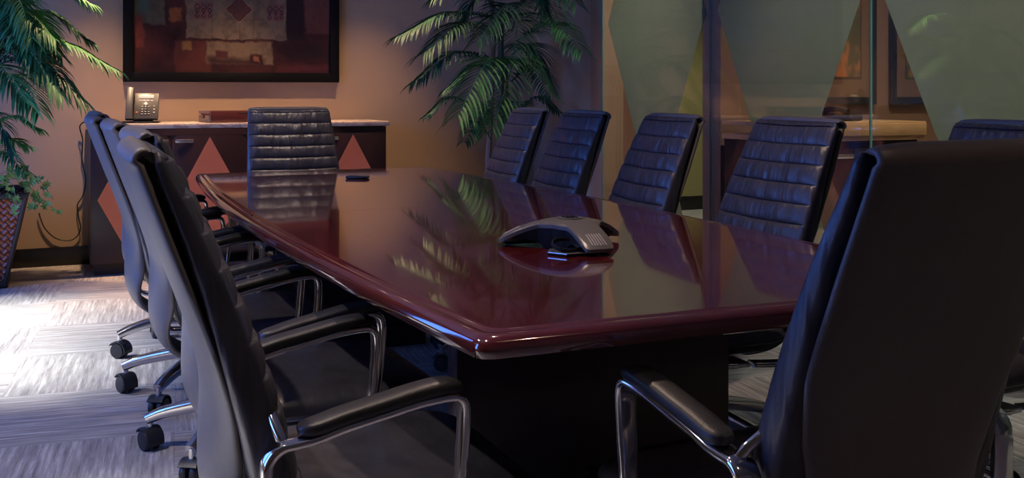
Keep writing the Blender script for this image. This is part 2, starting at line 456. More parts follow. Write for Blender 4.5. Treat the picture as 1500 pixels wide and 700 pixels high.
_rt = random.Random(3); _g = [[_rt.random() for _ in range(64)] for _ in range(64)]
def vn(x, y):
    xi, yi = math.floor(x), math.floor(y); fx_, fy_ = x - xi, y - yi
    fx_ = fx_ * fx_ * (3 - 2 * fx_); fy_ = fy_ * fy_ * (3 - 2 * fy_)
    g = lambda a, b: _g[a % 64][b % 64]
    return (g(xi, yi) * (1 - fx_) + g(xi + 1, yi) * fx_) * (1 - fy_) + (g(xi, yi + 1) * (1 - fx_) + g(xi + 1, yi + 1) * fx_) * fy_
def fbm(x, y): return .5 * vn(x, y) + .3 * vn(x * 2.1 + 7, y * 2.1) + .2 * vn(x * 4.3, y * 4.3 + 3)
def mixc(a, b, t): t = max(0, min(1, t)); return tuple(p * (1 - t) + q * t for p, q in zip(a, b))
AW, AH = 1.455, 1.10       # outer size
def paint(u, v):
    # u across, v up; the photograph shows v below about .5
    cw, ch = AW - .135, AH - .135
    X = u * 286; Y = 107 - v * ch / cw * 286       # picture units, 195..481 across, y=107 at the bottom
    base = (.045, .018, .018)
    def blk(c, x0, y0, x1, y1, col, soft=3, amt=1.):
        wob = (fbm(X / 14, Y / 14) - .5) * 7
        e = min(X - x0 + wob, x1 - X - wob, Y - y0 + wob, y1 - Y - wob) / soft
        return mixc(c, col, max(0, min(1, e)) * amt)
    c = mixc((.035, .016, .018), (.10, .030, .025), (fbm(X / 30, Y / 25) - .25) * 1.8)
    c = blk(c, -5, 0, 45, 40, (.10, .09, .06)); c = blk(c, 5, -5, 22, 22, (.06, .11, .085))
    c = blk(c, 0, 26, 16, 74, (.20, .05, .038)); c = blk(c, 48, 12, 68, 34, (.24, .09, .035))
    c = blk(c, 55, 60, 110, 112, (.13, .040, .030)); c = blk(c, 66, 62, 82, 76, (.30, .16, .055))
    c = blk(c, 100, 60, 200, 96, (.20, .135, .08)); c = blk(c, 100, 82, 190, 100, (.045, .018, .018), 8, .9)
    c = blk(c, 114, 74, 134, 88, (.09, .03, .03)); c = blk(c, 164, 78, 184, 95, (.04, .015, .015)); c = blk(c, 169, 81, 179, 91, (.26, .10, .055))
    c = blk(c, 200, 92, 300, 112, (.15, .038, .036), 8, .85); c = blk(c, 246, -20, 300, 48, (.15, .055, .045)); c = blk(c, 214, -20, 250, 60, (.035, .018, .02), 6)
    c = blk(c, 225, 60, 290, 90, (.045, .022, .022), 6)
    c = blk(c, 72, -70, 221, 58, (.21, .15, .095), 1.5)
    n_ = fbm(X / 9, Y / 9)
    if 72 < X < 221 and Y < 58:
        c = mixc(c, (.15, .12, .075), (n_ - .45) * 2)
        for lx in (110, 150, 170): c = mixc(c, (.10, .055, .04), max(0, 1 - abs(X - lx) / .9) * .6)
        for ly in (28,): c = mixc(c, (.14, .08, .055), max(0, 1 - abs(Y - ly) / .9) * .5)
        # two carved squares and a diamond
        for x0 in (84, 190):
            if x0 < X < x0 + 26 and 3 < Y < 29:
                c = (.22, .105, .085)
                lx_, ly_ = (X - x0) % 9 - 4.5, Y - 6
                if abs(lx_) < 4 and ly_ > 0 and ly_ < 21:
                    a_ = (lx_ / 3.6) ** 2 + ((ly_ - 6) / 6) ** 2
                    if .55 < a_ < 1.1 and ly_ < 8: c = (.045, .02, .02)
                    if abs(abs(lx_) - 1.2 - 1.2 * math.sin(ly_ * .8)) < .7 and ly_ > 6: c = (.045, .02, .02)
        dx, dy = abs(X - 149), abs(Y - 13)
        if dx + dy < 19:
            c = (.20, .075, .06)
            if dx + dy > 16: c = (.10, .04, .03)
            elif (int((dx + dy) / 2) + int((dx - dy + 60) / 2)) % 2 == 0: c = (.065, .026, .022)
        elif dx + dy < 20.5: c = (.30, .2, .13)
    return mixc(c, (.03, .016, .014), (fbm(X / 11, Y / 11) - .40) * .9)
pl = ony(180, 120.5, Y1 - .02); pr = ony(496, 120.5, Y1 - .02)
artwork('framed_painting', ((pl.x + pr.x) / 2, Y1 - .001, 1.192 + AH / 2), pr.x - pl.x, AH, .067, paint, 286, 190,
        'large abstract painting in red and brown blocks, black frame, above the credenza', .045)

def paint2(s):
    def f(u, v):
        if u < .17 or u > .83 or v < .15 or v > .87: return (.17, .085, .05)
        if u < .185 or u > .815 or v < .165 or v > .855: return (.03, .02, .015)
        n_ = fbm(u * 6 + s, v * 6)
        return mixc((.10, .075, .035), (.42, .13, .05), (n_ - .45) * 4)
    return f
for px0, px1, s_, lb in ((1190, 1283, 0, 'left of two framed prints above the office cabinet beyond the glass'),
                         (1304, 1400, 5, 'right of two framed prints above the office cabinet beyond the glass')):
    a = ony(px0, 157, 4.94); b = ony(px1, 157, 4.94); w = b.x - a.x
    artwork('framed_print', ((a.x + b.x) / 2, 4.958, 1.05 + .42), w, .84, .045, paint2(s_), 50, 60, lb, .03, M['black'])

# ------------------------------------------------------------------ table
TX, TY0, TY1, TZ = 1.187, 1.535, 5.17, .74
def halfw(y):
    t = (y - (TY0 + TY1) / 2) / ((TY1 - TY0) / 2)
    return .575 + .075 * (1 - t * t)
table = thing('conference_table', (TX, (TY0 + TY1) / 2, 0), 'long boat-shaped dark cherry conference table with high gloss top and bullnose edge', 'table')
YM = (TY0 + TY1) / 2
def outline(y0, y1, ins, insa, insb, n=28):
    """closed outline, inset ins on long sides; ends inset by insa/insb with rounded corners at true ends"""
    pts = []
    ya, yb = y0 + insa, y1 - insb
    ra = .03 if insa is not None and y0 == TY0 else 0; rb = .03 if y1 == TY1 else 0
    def side(sg):
        r = []
        for k_ in range(n + 1):
            y = ya + ra + (yb - rb - ya - ra) * k_ / n
            r.append((sg * (halfw(y) - ins), y))
        return r
    R_ = side(1); L_ = side(-1)[::-1]
    pts += R_
    def corner(cx, cy, r, a0, a1):
        return [(cx + r * math.cos(a0 + (a1 - a0) * k_ / 6), cy + r * math.sin(a0 + (a1 - a0) * k_ / 6)) for k_ in range(1, 6)]
    if rb:
        x = R_[-1][0]; pts += corner(x - rb, R_[-1][1], rb, 0, PI / 2)
        pts += [(x - rb, yb), (-(x - rb), yb)]
        pts += corner(-(x - rb), R_[-1][1], rb, PI / 2, PI)
    pts += L_
    if ra:
        x = R_[0][0]; pts += corner(-(x - ra), R_[0][1], ra, PI, 1.5 * PI)
        pts += [(-(x - ra), ya), ((x - ra), ya)]
        pts += corner((x - ra), R_[0][1], ra, 1.5 * PI, 2 * PI)
    return pts
for y0, y1 in ((TY0, YM - .0008), (YM + .0008, TY1)):
    mb = MB(); rings = []
    prof = [(.030, -.040), (.012, -.040), (.004, -.037), (0, -.028), (0, -.020), (.002, -.012), (.007, -.0055), (.015, -.0015), (.026, -.0002), (.030, -.0018), (.033, -.0018), (.036, 0), (.05, 0)]
    for ins, dz in prof:
        ia = ins if y0 == TY0 else 0; ib = ins if y1 == TY1 else 0
        rings.append([(x, y - YM, TZ + dz) for x, y in outline(y0, y1, ins, ia, ib)])
    mb.loft(rings)
    mb.build('tabletop', M['tabletop'], table, 35)
for ya, yb, hwid in ((2.20, 2.262, .365), (4.48, 4.54, .32)):
    yc, ln = (ya + yb) / 2 - YM, yb - ya
    pb = MB(); pb.box((0, yc, .375), (2 * hwid, ln, .60), .006); pb.box((0, yc, .045), (2 * hwid + .03, ln + .03, .09), .006)
    pb.box((0, yc, .6875), (2 * hwid + .16, ln + .12, .024), .003)
    pb.build('pedestal', M['pedestal'], table)

# ------------------------------------------------------------------ chair prototype (faces +Y)
SP = [(.40, -.150), (.46, -.178), (.52, -.195), (.60, -.214), (.70, -.245), (.80, -.282), (.90, -.323), (1.035, -.386)]
WP = [(.40, .455), (.50, .482), (.62, .486), (.74, .474), (.85, .460), (1.035, .428)]
def spine(z): return interp(SP, z)
def smooth_interp(tab, z, d=.03): return (interp(tab, z - d) + interp(tab, z) * 2 + interp(tab, z + d)) / 4

def make_chair():
    t = thing('conference_chair', (0, 0, 0), 'x', 'chair', 0, None)
    # back pad with horizontal channels
    z0, z1 = .43, 1.018; seg = 10; PHS = [0, .025, .07, .16, .40, .70, .90, .965]; per = len(PHS); rows = seg * per
    ring = []
    NR = 36
    for i in range(-3, rows + 4):
        f = min(max((i // per + PHS[i % per]) / seg, 0), 1) if 0 <= i <= rows else float(i > 0); z = z0 + (z1 - z0) * f
        cap = 1.0; dz = 0
        if i < 0: cap = [.55, .8, .93][i + 3]; dz = -.016 * (1 - cap) * 1.6
        if i > rows: cap = [.93, .8, .5][i - rows - 1]; dz = .020 * (1 - cap) * 1.5
        z += dz
        y = smooth_interp(SP, z); dy = (smooth_interp(SP, z + .01) - smooth_interp(SP, z - .01)) / .02
        nrm = Vector((0, 1, -dy)).normalized()
        w = smooth_interp(WP, z); ph = (f * seg) % 1.0
        ch = min(min(1, ph / .38) ** .45, min(1, (1 - ph) / .07) ** .6) if 0 <= i <= rows else .6
        if ph < 1e-6 and 0 < i < rows: ch = 0
        rr = []
        for k_ in range(NR):
            a = 2 * PI * k_ / NR; c, s = math.cos(a), math.sin(a)
            x = math.copysign(abs(c) ** .24, c) * w / 2 * (1 - (1 - cap) * .06)
            if s >= 0:
                ux = abs(x) / (w / 2)
                th = (interp([(.4, .018), (.75, .014), (1.03, .006)], z) + .012 * (1 - ux ** 2) + .0135 * ch * (1 - ux ** 10)) * cap
                o = th * abs(s) ** .45
            else: o = -interp([(.4, .050), (.72, .046), (1.03, .012)], z) * abs(s) ** .3 * cap
            q_ = Vector((x, y, z)) + nrm * o
            q_.z -= .009 * (1 - (2 * x / w) ** 2) * max(0, s) * cap
            rr.append(q_)
        ring.append(rr)
    pad = MB().loft(ring).build('backrest', M['leather'], t, 60)
    # rear shell
    SS = [(.315, -.145), (.323, -.188), (.345, -.230), (.38, -.262), (.44, -.283), (.52, -.284), (.60, -.276), (.66, -.286), (.74, -.312), (.84, -.350), (.94, -.387), (1.01, -.412), (1.026, -.413), (1.034, -.404), (1.034, -.390)]
    SW = [(.315, .15), (.325, .21), (.345, .255), (.38, .29), (.44, .32), (.52, .355), (.60, .410), (.70, .452), (.85, .444), (1.03, .420), (1.06, .412)]
    path = []
    for k_ in range(46):
        path.append(k_ / 45)
    # arc-length-ish parameter over the table
    pts = bez([(0, y, z) for z, y in SS], 60)
    rr_ = []
    for j, q in enumerate(pts):
        a = pts[max(j - 1, 0)]; b = pts[min(j + 1, len(pts) - 1)]; tg = (b - a).normalized()
        nrm = Vector((0, -tg.z, tg.y))          # points to the rear/down
        w = smooth_interp(SW, q.z, .006); ring_ = []
        e = 1.0
        if j == 0: e = .5
        if j > len(pts) - 4: e = [.9, .75, .4][j - (len(pts) - 3)]
        for k_ in range(28):
            an = 2 * PI * k_ / 28; c, s = math.cos(an), math.sin(an)
            x = math.copysign(abs(c) ** .5, c) * w / 2
            ux = abs(x) / (w / 2)
            belly = -(.006 + .030 * math.exp(-((q.z - .50) / .085) ** 2)) * ux ** 2.2 if j < len(pts) - 12 else 0             # sides wrap forward
            fw_ = .012 if s < 0 else .012
            o = belly + math.copysign(abs(s) ** .6, s) * fw_ * e
            ring_.append(Vector((x, q.y, q.z)) + nrm * o)
        rr_.append(ring_)
    MB().loft(rr_).build('back_shell', M['shell'], t, 60)['label'] = 'grey rear shell'
    # head cap joining shell and pad
    # seat
    NX, NY = 28, 28
    top = []; bot = []
    sv, sf = [], []
    def seatpt(u, v, up):
        w = .262 - .018 * max(0, v) ** 3; 
        cu = abs(u) ** 1; r = (abs(u) ** 7 + abs(v) ** 7) ** (1 / 7) if (u or v) else 0
        x = u * w; y = .045 + v * .245
        edge = max(0, 1 - r ** 6)
        if up:
            z = .405 + .052 * edge ** .45 - .012 * math.exp(-(u * u * 3 + v * v * 3)) - .022 * max(0, v - .55) ** 1.5 * 2.5
            for g_ in (-.62, .62):
                z -= .004 * math.exp(-((u - g_) / .018) ** 2) * edge
            z -= .004 * math.exp(-((v - .55) / .018) ** 2) * edge if abs(u) < .62 else 0
        else: z = .405 - .028 * edge ** .5
        return (x, y, z)
    n1 = 44
    for up in (1, 0):
        o = len(sv)
        for j in range(n1 + 1):
            for i in range(n1 + 1): sv.append(seatpt(math.sin((i / n1 - .5) * PI), math.sin((j / n1 - .5) * PI), up))
        for j in range(n1):
            for i in range(n1):
                q_ = [o + j * (n1 + 1) + i, o + j * (n1 + 1) + i + 1, o + (j + 1) * (n1 + 1) + i + 1, o + (j + 1) * (n1 + 1) + i]
                sf.append(q_ if up else q_[::-1])
    MB().add(sv, sf).build('seat', M['seatleather'], t, 60)
    MB().box((0, .03, .368), (.40, .36, .03), .012).box((0, .02, .335), (.16, .22, .05), .015).build('seat_pan', M['black'], t)
    # arms: polished loops and leather pads
    for sd in (-1, 1):
        X = sd * .272
        loop = [(-.035, .345), (-.10, .340), (-.165, .336), (-.203, .341), (-.222, .362), (-.226, .42), (-.226, .528), (-.222, .554), (-.205, .571), (-.178, .575), (-.150, .579), (-.105, .591), (-.04, .604), (.02, .616), (.070, .621),
                (.090, .618), (.101, .602), (.102, .56), (.096, .49), (.088, .42), (.078, .372), (.06, .350), (.02, .345)]
        pts = bez([(X, y, z) for y, z in loop], 120)
        # taper: broad flat upright at the rear, slimmer front leg
        def wf(tt): return .046 if tt < .70 else (.046 - .018 * min(1, (tt - .70) / .25))
        def hf(tt): return .018 if tt < .38 else .016
        arm = MB().sweep(pts, wf, hf, Vector((1, 0, 0)), 14, .55).build('arm_loop', M['chrome'], t, 60)
        arm['label'] = 'polished metal arm loop'
        MB().box((X * .80, 0, .345), (.13, .05, .014), .004).build('arm_bracket', M['satin'], t)
        pp = bez([(X, y, z) for y, z in [(-.176, .594), (-.145, .598), (-.105, .608), (-.04, .621), (.02, .633), (.065, .638), (.098, .634)]], 30)
        MB().sweep(pp, lambda q_: .052 * (1 - .55 * abs(2 * q_ - 1) ** 8), lambda q_: .026 * (1 - .5 * abs(2 * q_ - 1) ** 8), Vector((1, 0, 0)), 16, .65).build('arm_pad', M['padblack'], t, 60)
        # short metal lug from arm to back
        MB().sweep([(X * 1.0, -.198, .572), (X * .95, -.205, .592), (X * .84, -.212, .612)], .018, .018, Vector((0, 0, 1)), 10, .7).build('back_lug', M['chrome'], t, 60)
    # column and base
    MB().lathe([(.026, .16), (.026, .25), (.019, .25), (.019, .325)], 20).build('gas_column', M['black'], t)
    base = MB().lathe([(.02, .10), (.045, .105), (.05, .13), (.046, .165), (.032, .178)], 24).build('base_hub', M['satin'], t)
    for k_ in range(5):
        an = 2 * PI * k_ / 5; R = Matrix.Rotation(an, 3, 'Z')
        pth = bez([(.035, 0, .150), (.10, 0, .150), (.19, 0, .134), (.265, 0, .116), (.315, 0, .096)], 20)
        lg = MB().sweep(pth, lambda q_: .050 - .016 * q_, lambda q_: .048 - .016 * q_, Vector((0, 1, 0)), 12, .55)
        lg.lathe([(.010, .066), (.010, .098)], 12, (.308, 0, 0))
        lg.xf(R).build('base_leg', M['legmetal'], base, 50)
        cs = MB()
        for s_ in (-1, 1): cs.lathe([(.012, s_ * .006), (.030, s_ * .006), (.0325, s_ * .010), (.0325, s_ * .021), (.029, s_ * .026), (.012, s_ * .027)], 24, (0, 0, .0328), 'x')
        hood = [(0, .040 * math.cos(a_), .0328 + .038 * math.sin(a_)) for a_ in [q_ * PI / 10 for q_ in range(-1, 9)]]
        cs.sweep(hood, .058, .006, Vector((1, 0, 0)), 8, .4)
        cs.lathe([(.010, .045), (.010, .068)], 12, (0, 0, 0))
        Rc = Matrix.Rotation(an + .8 + k_ * .9, 3, 'Z')
        ctr = R @ Vector((.308, 0, 0))
        cs.xf(Rc, ctr).build('caster', M['rubber'], base, 50)
    return t

proto = make_chair()
def place(first, x, y, face, label, group, base_ang=None):
    """face: room direction in degrees the sitter looks to"""
    rz = math.radians(face - 90)
    o = proto if first else dup(proto, (x, y, 0), rz)
    o.location = (x, y, 0); o.rotation_euler = (0, 0, rz); o['label'] = label; o['group'] = group
    if base_ang is not None:
        for ch in o.children:
            if ch.name.startswith('base_hub'): ch.rotation_euler = (0, 0, math.radians(base_ang) - rz)
    return o
GL = 'black leather conference chairs along the left side of the table'
GR = 'black leather conference chairs along the right side of the table'
LEFT = [(.53, 1.925, -.5, 100, 'high-backed black leather chair nearest the camera at the left, grey shell towards us'),
        (.575, 2.60, 2, 194, 'second leather chair along the left side, mostly hidden behind the nearest'),
        (.560, 3.38, 2, 158, 'middle chair of the left side row, third from the camera'),
        (.530, 4.08, 2, 158, 'fourth leather chair along the left side, next to last before the credenza'),
        (.56, 4.78, 3, 186, 'furthest leather chair of the left side row, beside the far table end')]
for i, (x, y, fa, ba, lb) in enumerate(LEFT): place(i == 0, x, y, fa, lb, GL, ba)
RIGHT = [(1.79, 4.82, 176, 40, 'furthest right-hand chair with its back in front of the tall palm'),
         (1.73, 4.10, 177, 197, 'second right-hand chair from the far end, overlapping the furthest one'),
         (1.73, 3.41, 174, 158, 'blue-lit right-hand chair behind the conference phone, before the first glass panel'),
         (1.815, 2.77, 177.5, 2, 'large blue-lit right-hand chair in front of the second glass panel'),
         (2.14, 2.15, 184, 75, 'right-hand chair at the picture edge, mostly hidden behind the nearest black back')]
for x, y, fa, ba, lb in RIGHT: place(False, x, y, fa, lb, GR, ba)
place(False, 1.14, 5.20, 270, 'chair at the far head of the table in front of the credenza, facing the camera', 'chairs at the two table ends', 10)
nearc = place(False, 1.19, 1.515, 93.5, 'big dark chair back at the right foreground, at the near table end', 'chairs at the two table ends', 60)

nearc.scale = (1, 1, 1.012)

# ------------------------------------------------------------------ conference phone
def conf_phone():
    t = thing('conference_phone', (1.185, 2.36, TZ), 'three-legged grey conference phone with arched top standing on the table', 'phone')
    legs = [math.radians(a) for a in (148, 268, 28)]
    RO, RI = .178, .074
    def rad0(a):
        d = min(abs((a - l + PI) % (2 * PI) - PI) for l in legs)
        # d: 0 at leg, 60deg between
        q = d / (PI / 3)
        e = 1 / max(math.cos(min(d, .17)), .1)
        hwid = .034
        strip = hwid / max(math.sin(d), 1e-3)          # straight leg edge
        R1 = RO if d < .19 else min(RO, strip * 1.0)
        return max(RI + .02 * (1 - q) , min(RO, R1 + .030 * (1 - q)))
    _R = [rad0(2 * PI * i / 360) for i in range(360)]
    for _ in range(1): _R = [sum(_R[(i + j) % 360] for j in range(-2, 3)) / 5 for i in range(360)]
    def rad(a):
        q = (a / (2 * PI) * 360) % 360; i = int(q); return _R[i] * (1 - q + i) + _R[(i + 1) % 360] * (q - i)
    na, nr = 180, 16
    def zt(rho): 
        q = rho / RO
        return .020 + .052 * (1 - q ** 2.1)
    vs, fs = [(0, 0, zt(0))], []
    for j in range(1, nr + 1):
        for i in range(na):
            a = 2 * PI * i / na; r = rad(a) * j / nr
            vs.append((r * math.cos(a), r * math.sin(a), zt(r) - (.003 if j == nr else 0)))
    for i in range(na): fs.append([0, 1 + i, 1 + (i + 1) % na])
    for j in range(nr - 1):
        for i in range(na): fs.append([1 + j * na + i, 1 + (j + 1) * na + i, 1 + (j + 1) * na + (i + 1) % na, 1 + j * na + (i + 1) % na])
    # rim then underside
    o = len(vs)
    for i in range(na):
        a = 2 * PI * i / na; r = rad(a) - .001; vs.append((r * math.cos(a), r * math.sin(a), zt(r) - .012))
    for i in range(na): fs.append([o - na + i, o - na + (i + 1) % na, o + (i + 1) % na, o + i][::-1])
    vs.append((0, 0, .03)); c_ = len(vs) - 1
    for i in range(na): fs.append([o + i, o + (i + 1) % na, c_])
    MB().add(vs, fs).build('top_shell', M['confgrey'], t, 35)
    # black lower body, set in under the shell, arched between the legs
    vs, fs = [], []
    lv = [(.90, -.012), (.84, -.02), (.76, 0)]
    for sc, kind in ((.985, 'hi'), (.955, 'mid'), (.90, 'lo')):
        for i in range(na):
            a = 2 * PI * i / na; r = rad(a) * sc
            d = min(abs((a - l + PI) % (2 * PI) - PI) for l in legs); q = d / (PI / 3)
            zlo = .001 + .020 * max(0, math.sin(PI * min(1, q / .55)))
            z = zt(rad(a)) - .010 if kind == 'hi' else (.5 * (zt(rad(a)) - .01) + .5 * zlo if kind == 'mid' else zlo)
            vs.append((r * math.cos(a), r * math.sin(a), z))
    for j in range(2):
        for i in range(na): fs.append([j * na + i, j * na + (i + 1) % na, (j + 1) * na + (i + 1) % na, (j + 1) * na + i])
    vs += [(0, 0, .012)]; c_ = len(vs) - 1
    for i in range(na): fs.append([2 * na + i, 2 * na + (i + 1) % na, c_])
    vs += [(0, 0, .04)]; c_ = len(vs) - 1
    for i in range(na): fs.append([(i + 1) % na, i, c_])
    MB().add(vs, fs).build('under_body', M['confdark'], t, 50)
    # speaker slots on each leg end
    for l in legs:
        R = Matrix.Rotation(l, 3, 'Z'); sl = MB()
        for k_ in range(6):
            yy = (-.0225 + k_ * .009)
            pth = [(r, yy * (.75 + 1.2 * (r - .12)), zt(r) + .0004) for r in (.128, .140, .152, .164, .170)]
            sl.sweep(pth, .0028, .0016, Vector((0, 1, 0)), 6, .8)
        sl.xf(R).build('speaker_slots', M['slot'], t, 0)['label'] = 'silver speaker slots'
    # keypad on the hub: round pad of small keys
    kp = MB(); kp.lathe([(.0, .0705), (.034, .0712), (.034, .0722), (.0, .0728)], 32)
    kp.build('keypad', M['confgrey'], t)
    kk = MB()
    for i in range(3):
        for j in range(4): kk.box(((i - 1) * .012, (j - 1.5) * .010, .0733), (.008, .006, .002), .0008)
    kk.build('key', M['confdark'], t); kk = None
    # wired stand ring in front
    fr = Vector((-.060, -.110, 0))
    MB().lathe([(.0, .0005), (.052, .0005), (.054, .003), (.052, .006), (.0, .0062)], 6, fr).build('stand_plate', M['confdark'], t, 30)
    MB().lathe([(.0, .006), (.0535, .0061), (.0535, .0072), (.0505, .0072), (.0, .0064)], 6, fr).build('plate_edge', M['satin'], t, 30)
    ringp = [fr + Vector((.036 * math.cos(a), .030 * math.sin(a) + .006, .020 + .010 * math.sin(a))) for a in [2 * PI * k_ / 32 for k_ in range(32)]]
    rb = MB().sweep(ringp, .010, .006, Vector((0, 0, 1)), 8, .8, closed=True); rb.build('dial_ring', M['confdark'], t)
    return t
conf_phone()

# small black remote at the far end
o = thing('remote_control', (1.235, 4.56, TZ + .0), 'small flat black remote lying at the far end of the table', 'remote', math.radians(60))
MB().box((0, 0, .0070), (.045, .10, .012), .004).build('casing', M['black'], o)
kb = MB()
for i in range(2):
    for j in range(5): kb.box(((i - .5) * .018, (j - 2) * .016, .0135), (.010, .008, .002), .0008)
kb.build('buttons', M['phonegrey'], o)

# ------------------------------------------------------------------ things on the credenza
CT = .905 + .022
def desk_phone():
    t = thing('desk_phone', (.515, 7.08, CT), 'dark grey office desk phone with handset standing on the credenza', 'phone', math.radians(-10))
    tilt = Matrix.Rotation(math.radians(62), 3, 'X')
    def tl(mb, off=(0, 0, .0)): return mb.xf(tilt, off)
    W, H = .155, .185
    b = MB(); b.box((0, H / 2, 0), (W, H, .028), .008); tl(b, (.02, -.05, .022)).build('housing', M['phonegrey'], t)
    s = MB(); s.box((0, H - .030, .0155), (.092, .024, .003), .001); tl(s, (.02, -.05, .022)).build('display', M['screen'], t)
    k1 = MB()
    for i in range(4): k1.box((-.036 + i * .024, H - .058, .016), (.015, .006, .003), .001)
    tl(k1, (.02, -.05, .022)).build('soft_keys', M['keyw'], t)
    n1 = MB(); n1.box((0, H - .080, .016), (.020, .020, .003), .001, Matrix.Rotation(PI / 4, 3, 'Z')); tl(n1, (.02, -.05, .022)).build('navigation_key', M['screen'], t)
    k2 = MB()
    for i in range(3):
        for j in range(4): k2.box((-.020 + i * .020, .032 + j * .017, .016), (.013, .010, .004), .0015)
    tl(k2, (.02, -.05, .022)).build('keypad', M['black'], t)
    k3 = MB()
    for i in range(3):
        for j in range(4): k3.box((-.020 + i * .020, .032 + j * .017, .0185), (.006, .003, .001))
    for j in range(3): k3.box((.052, .045 + j * .022, .016), (.009, .004, .003))
    tl(k3, (.02, -.05, .022)).build('key_legends', M['keyw'], t)
    r1 = MB(); r1.box((-.052, .045, .016), (.014, .006, .003), .001); tl(r1, (.02, -.05, .022)).build('mute_key', M['redled'], t)
    c = MB(); c.box((-.095, .085, -.004), (.052, .17, .022), .006); tl(c, (.02, -.05, .022)).build('handset_cradle', M['black'], t)
    h = MB(); h.sweep([(-.095, .0, .020), (-.095, .03, .036), (-.095, .09, .044), (-.095, .16, .040), (-.095, .205, .026)], lambda q_: .050 - .008 * math.sin(PI * q_), lambda q_: .034 - .014 * math.sin(PI * q_), Vector((1, 0, 0)), 14, .5)
    tl(h, (.02, -.05, .022)).build('handset', M['handset'], t, 50)
    st_ = MB(); st_.box((-.01, -.005, .006), (.225, .13, .012), .004); st_.box((0, .03, .05), (.12, .05, .09), .01); st_.build('stand', M['black'], t)
    return t
desk_phone()
# cord to the wall socket behind the basket
pts = [ony(205, 184.5, 7.26)]
pts[0].z = CT + .005
pts = [Vector((.36, 7.16, CT + .014)), Vector((.30, 7.20, CT + .005)), Vector((.235, 7.26, CT + .006)), Vector((.178, 7.34, CT + .004)), Vector((.150, 7.385, CT - .03))]
for px, py in ((121, 205), (120, 235), (125.5, 262), (122, 285), (113.5, 300), (115, 318), (118, 335), (111, 348), (98, 352.5), (80, 348), (66, 335), (60, 322), (57, 312)):
    pts.append(ony(px, py, 7.405))
tag(MB().tube(bez(pts, 150), .0042, 6).build('phone_cord', M['cord']), 'thin black phone cord looping down the wall left of the credenza', 'cord')

# wooden tray box
t = thing('wooden_tray', (1.125, 7.06, CT), 'reddish wooden desk tray with pale ends standing on the credenza behind the head chair', 'tray', math.radians(7))
L_, D_, H_ = .46, .26, .074
q = MB(); q.box((0, -D_ / 2 + .006, H_ / 2), (L_, .012, H_), .002); q.box((0, D_ / 2 - .006, H_ / 2), (L_, .012, H_), .002); q.box((0, 0, .006), (L_, D_ - .02, .010))
q.build('tray_body', M['redwood'], t)
for e in (-1, 1):
    q = MB(); xx = e * (L_ / 2 + .006)
    for (cy, cz, sy, sz) in ((0, .014, D_, .028), (0, H_ - .008, D_, .016), (-.08, .037, .10, .020), (.08, .037, .10, .020)): q.box((xx, cy, cz), (.012, sy, sz), .001)
    q.build('end_panel', M['boxend'], t)
pp = thing('paper_stack', (1.15, 7.05, CT + .012), 'dark folder with a few papers lying in the wooden tray', 'papers', math.radians(5))
MB().box((0, 0, .022), (.30, .21, .044), .001).build('papers', M['paper'], pp); MB().box((.03, -.01, .0485), (.31, .22, .009), .002).build('folder', M['black'], pp)

# black thing on the neighbour cabinet
p_ = ony(1243, 160, 4.55)
t = thing('office_telephone', (p_.x, 4.60, .966), 'black telephone on the light wood top beyond the glass', 'phone', .3)
MB().box((0, 0, .02), (.16, .17, .04), .015).build('housing', M['black'], t)
MB().sweep([(-.06, -.07, .05), (-.06, -.03, .066), (-.06, .04, .066), (-.06, .08, .05)], .04, .03, Vector((1, 0, 0)), 12, .6).build('handset', M['confdark'], t)

# ------------------------------------------------------------------ plants
def frond(parent, p0, pm, p1, ll, m_, n=26, droop=.30, wd=.0075, face=None):
    n = int(n * 1.35); c = bez([p0, pm, p1], 30); mb = MB()
    mb.tube(c, lambda q_: .0055 * (1 - .8 * q_) + .001, 5)
    T_ = len(c) - 1
    for k_ in range(n):
        f = .14 + .86 * k_ / (n - 1); j = min(T_, int(f * T_)); q = c[j]
        tg = (c[min(j + 1, T_)] - c[max(j - 1, 0)]).normalized()
        sd = tg.cross(Vector((0, 0, 1)))
        if sd.length < .1: sd = Vector((1, 0, 0))
        sd.normalize(); lf = ll * (.52 + .62 * math.sin(PI * (f * .86 + .06)) ** .8) * random.uniform(.88, 1.1)
        for s in (-1, 1):
            rv = Vector((random.uniform(-.09, .09), random.uniform(-.09, .09), random.uniform(-.07, .07)))
            d = (tg * (.36 + .42 * f) + sd * s * (.95 - .22 * f) + Vector((0, 0, .12)) + rv).normalized()
            pts = []; ppos = q.copy(); dd = d.copy()
            S = 5
            for a_ in range(S + 1):
                pts.append(ppos.copy()); dd = (dd + Vector((0, 0, -droop * (.25 + a_ * .16)))).normalized(); ppos = ppos + dd * lf / S
            vs, fs = [], []
            for a_, pt in enumerate(pts):
                tt = (pts[min(a_ + 1, S)] - pts[max(a_ - 1, 0)]).normalized()
                wv = tt.cross(Vector((0, 0, 1)))
                wv = wv.normalized() if wv.length > .05 else sd
                w_ = wd * [.35, 1, 1.05, .85, .5, .06][a_]
                up = wv.cross(tt).normalized()
                vs += [pt - wv * w_ + up * w_ * .45, pt, pt + wv * w_ + up * w_ * .45]
            for a_ in range(S):
                b_ = a_ * 3; fs += [[b_, b_ + 1, b_ + 4, b_ + 3], [b_ + 1, b_ + 2, b_ + 5, b_ + 4]]
            mb.add(vs, fs)
    return mb.build('frond', M[m_], parent, 60)

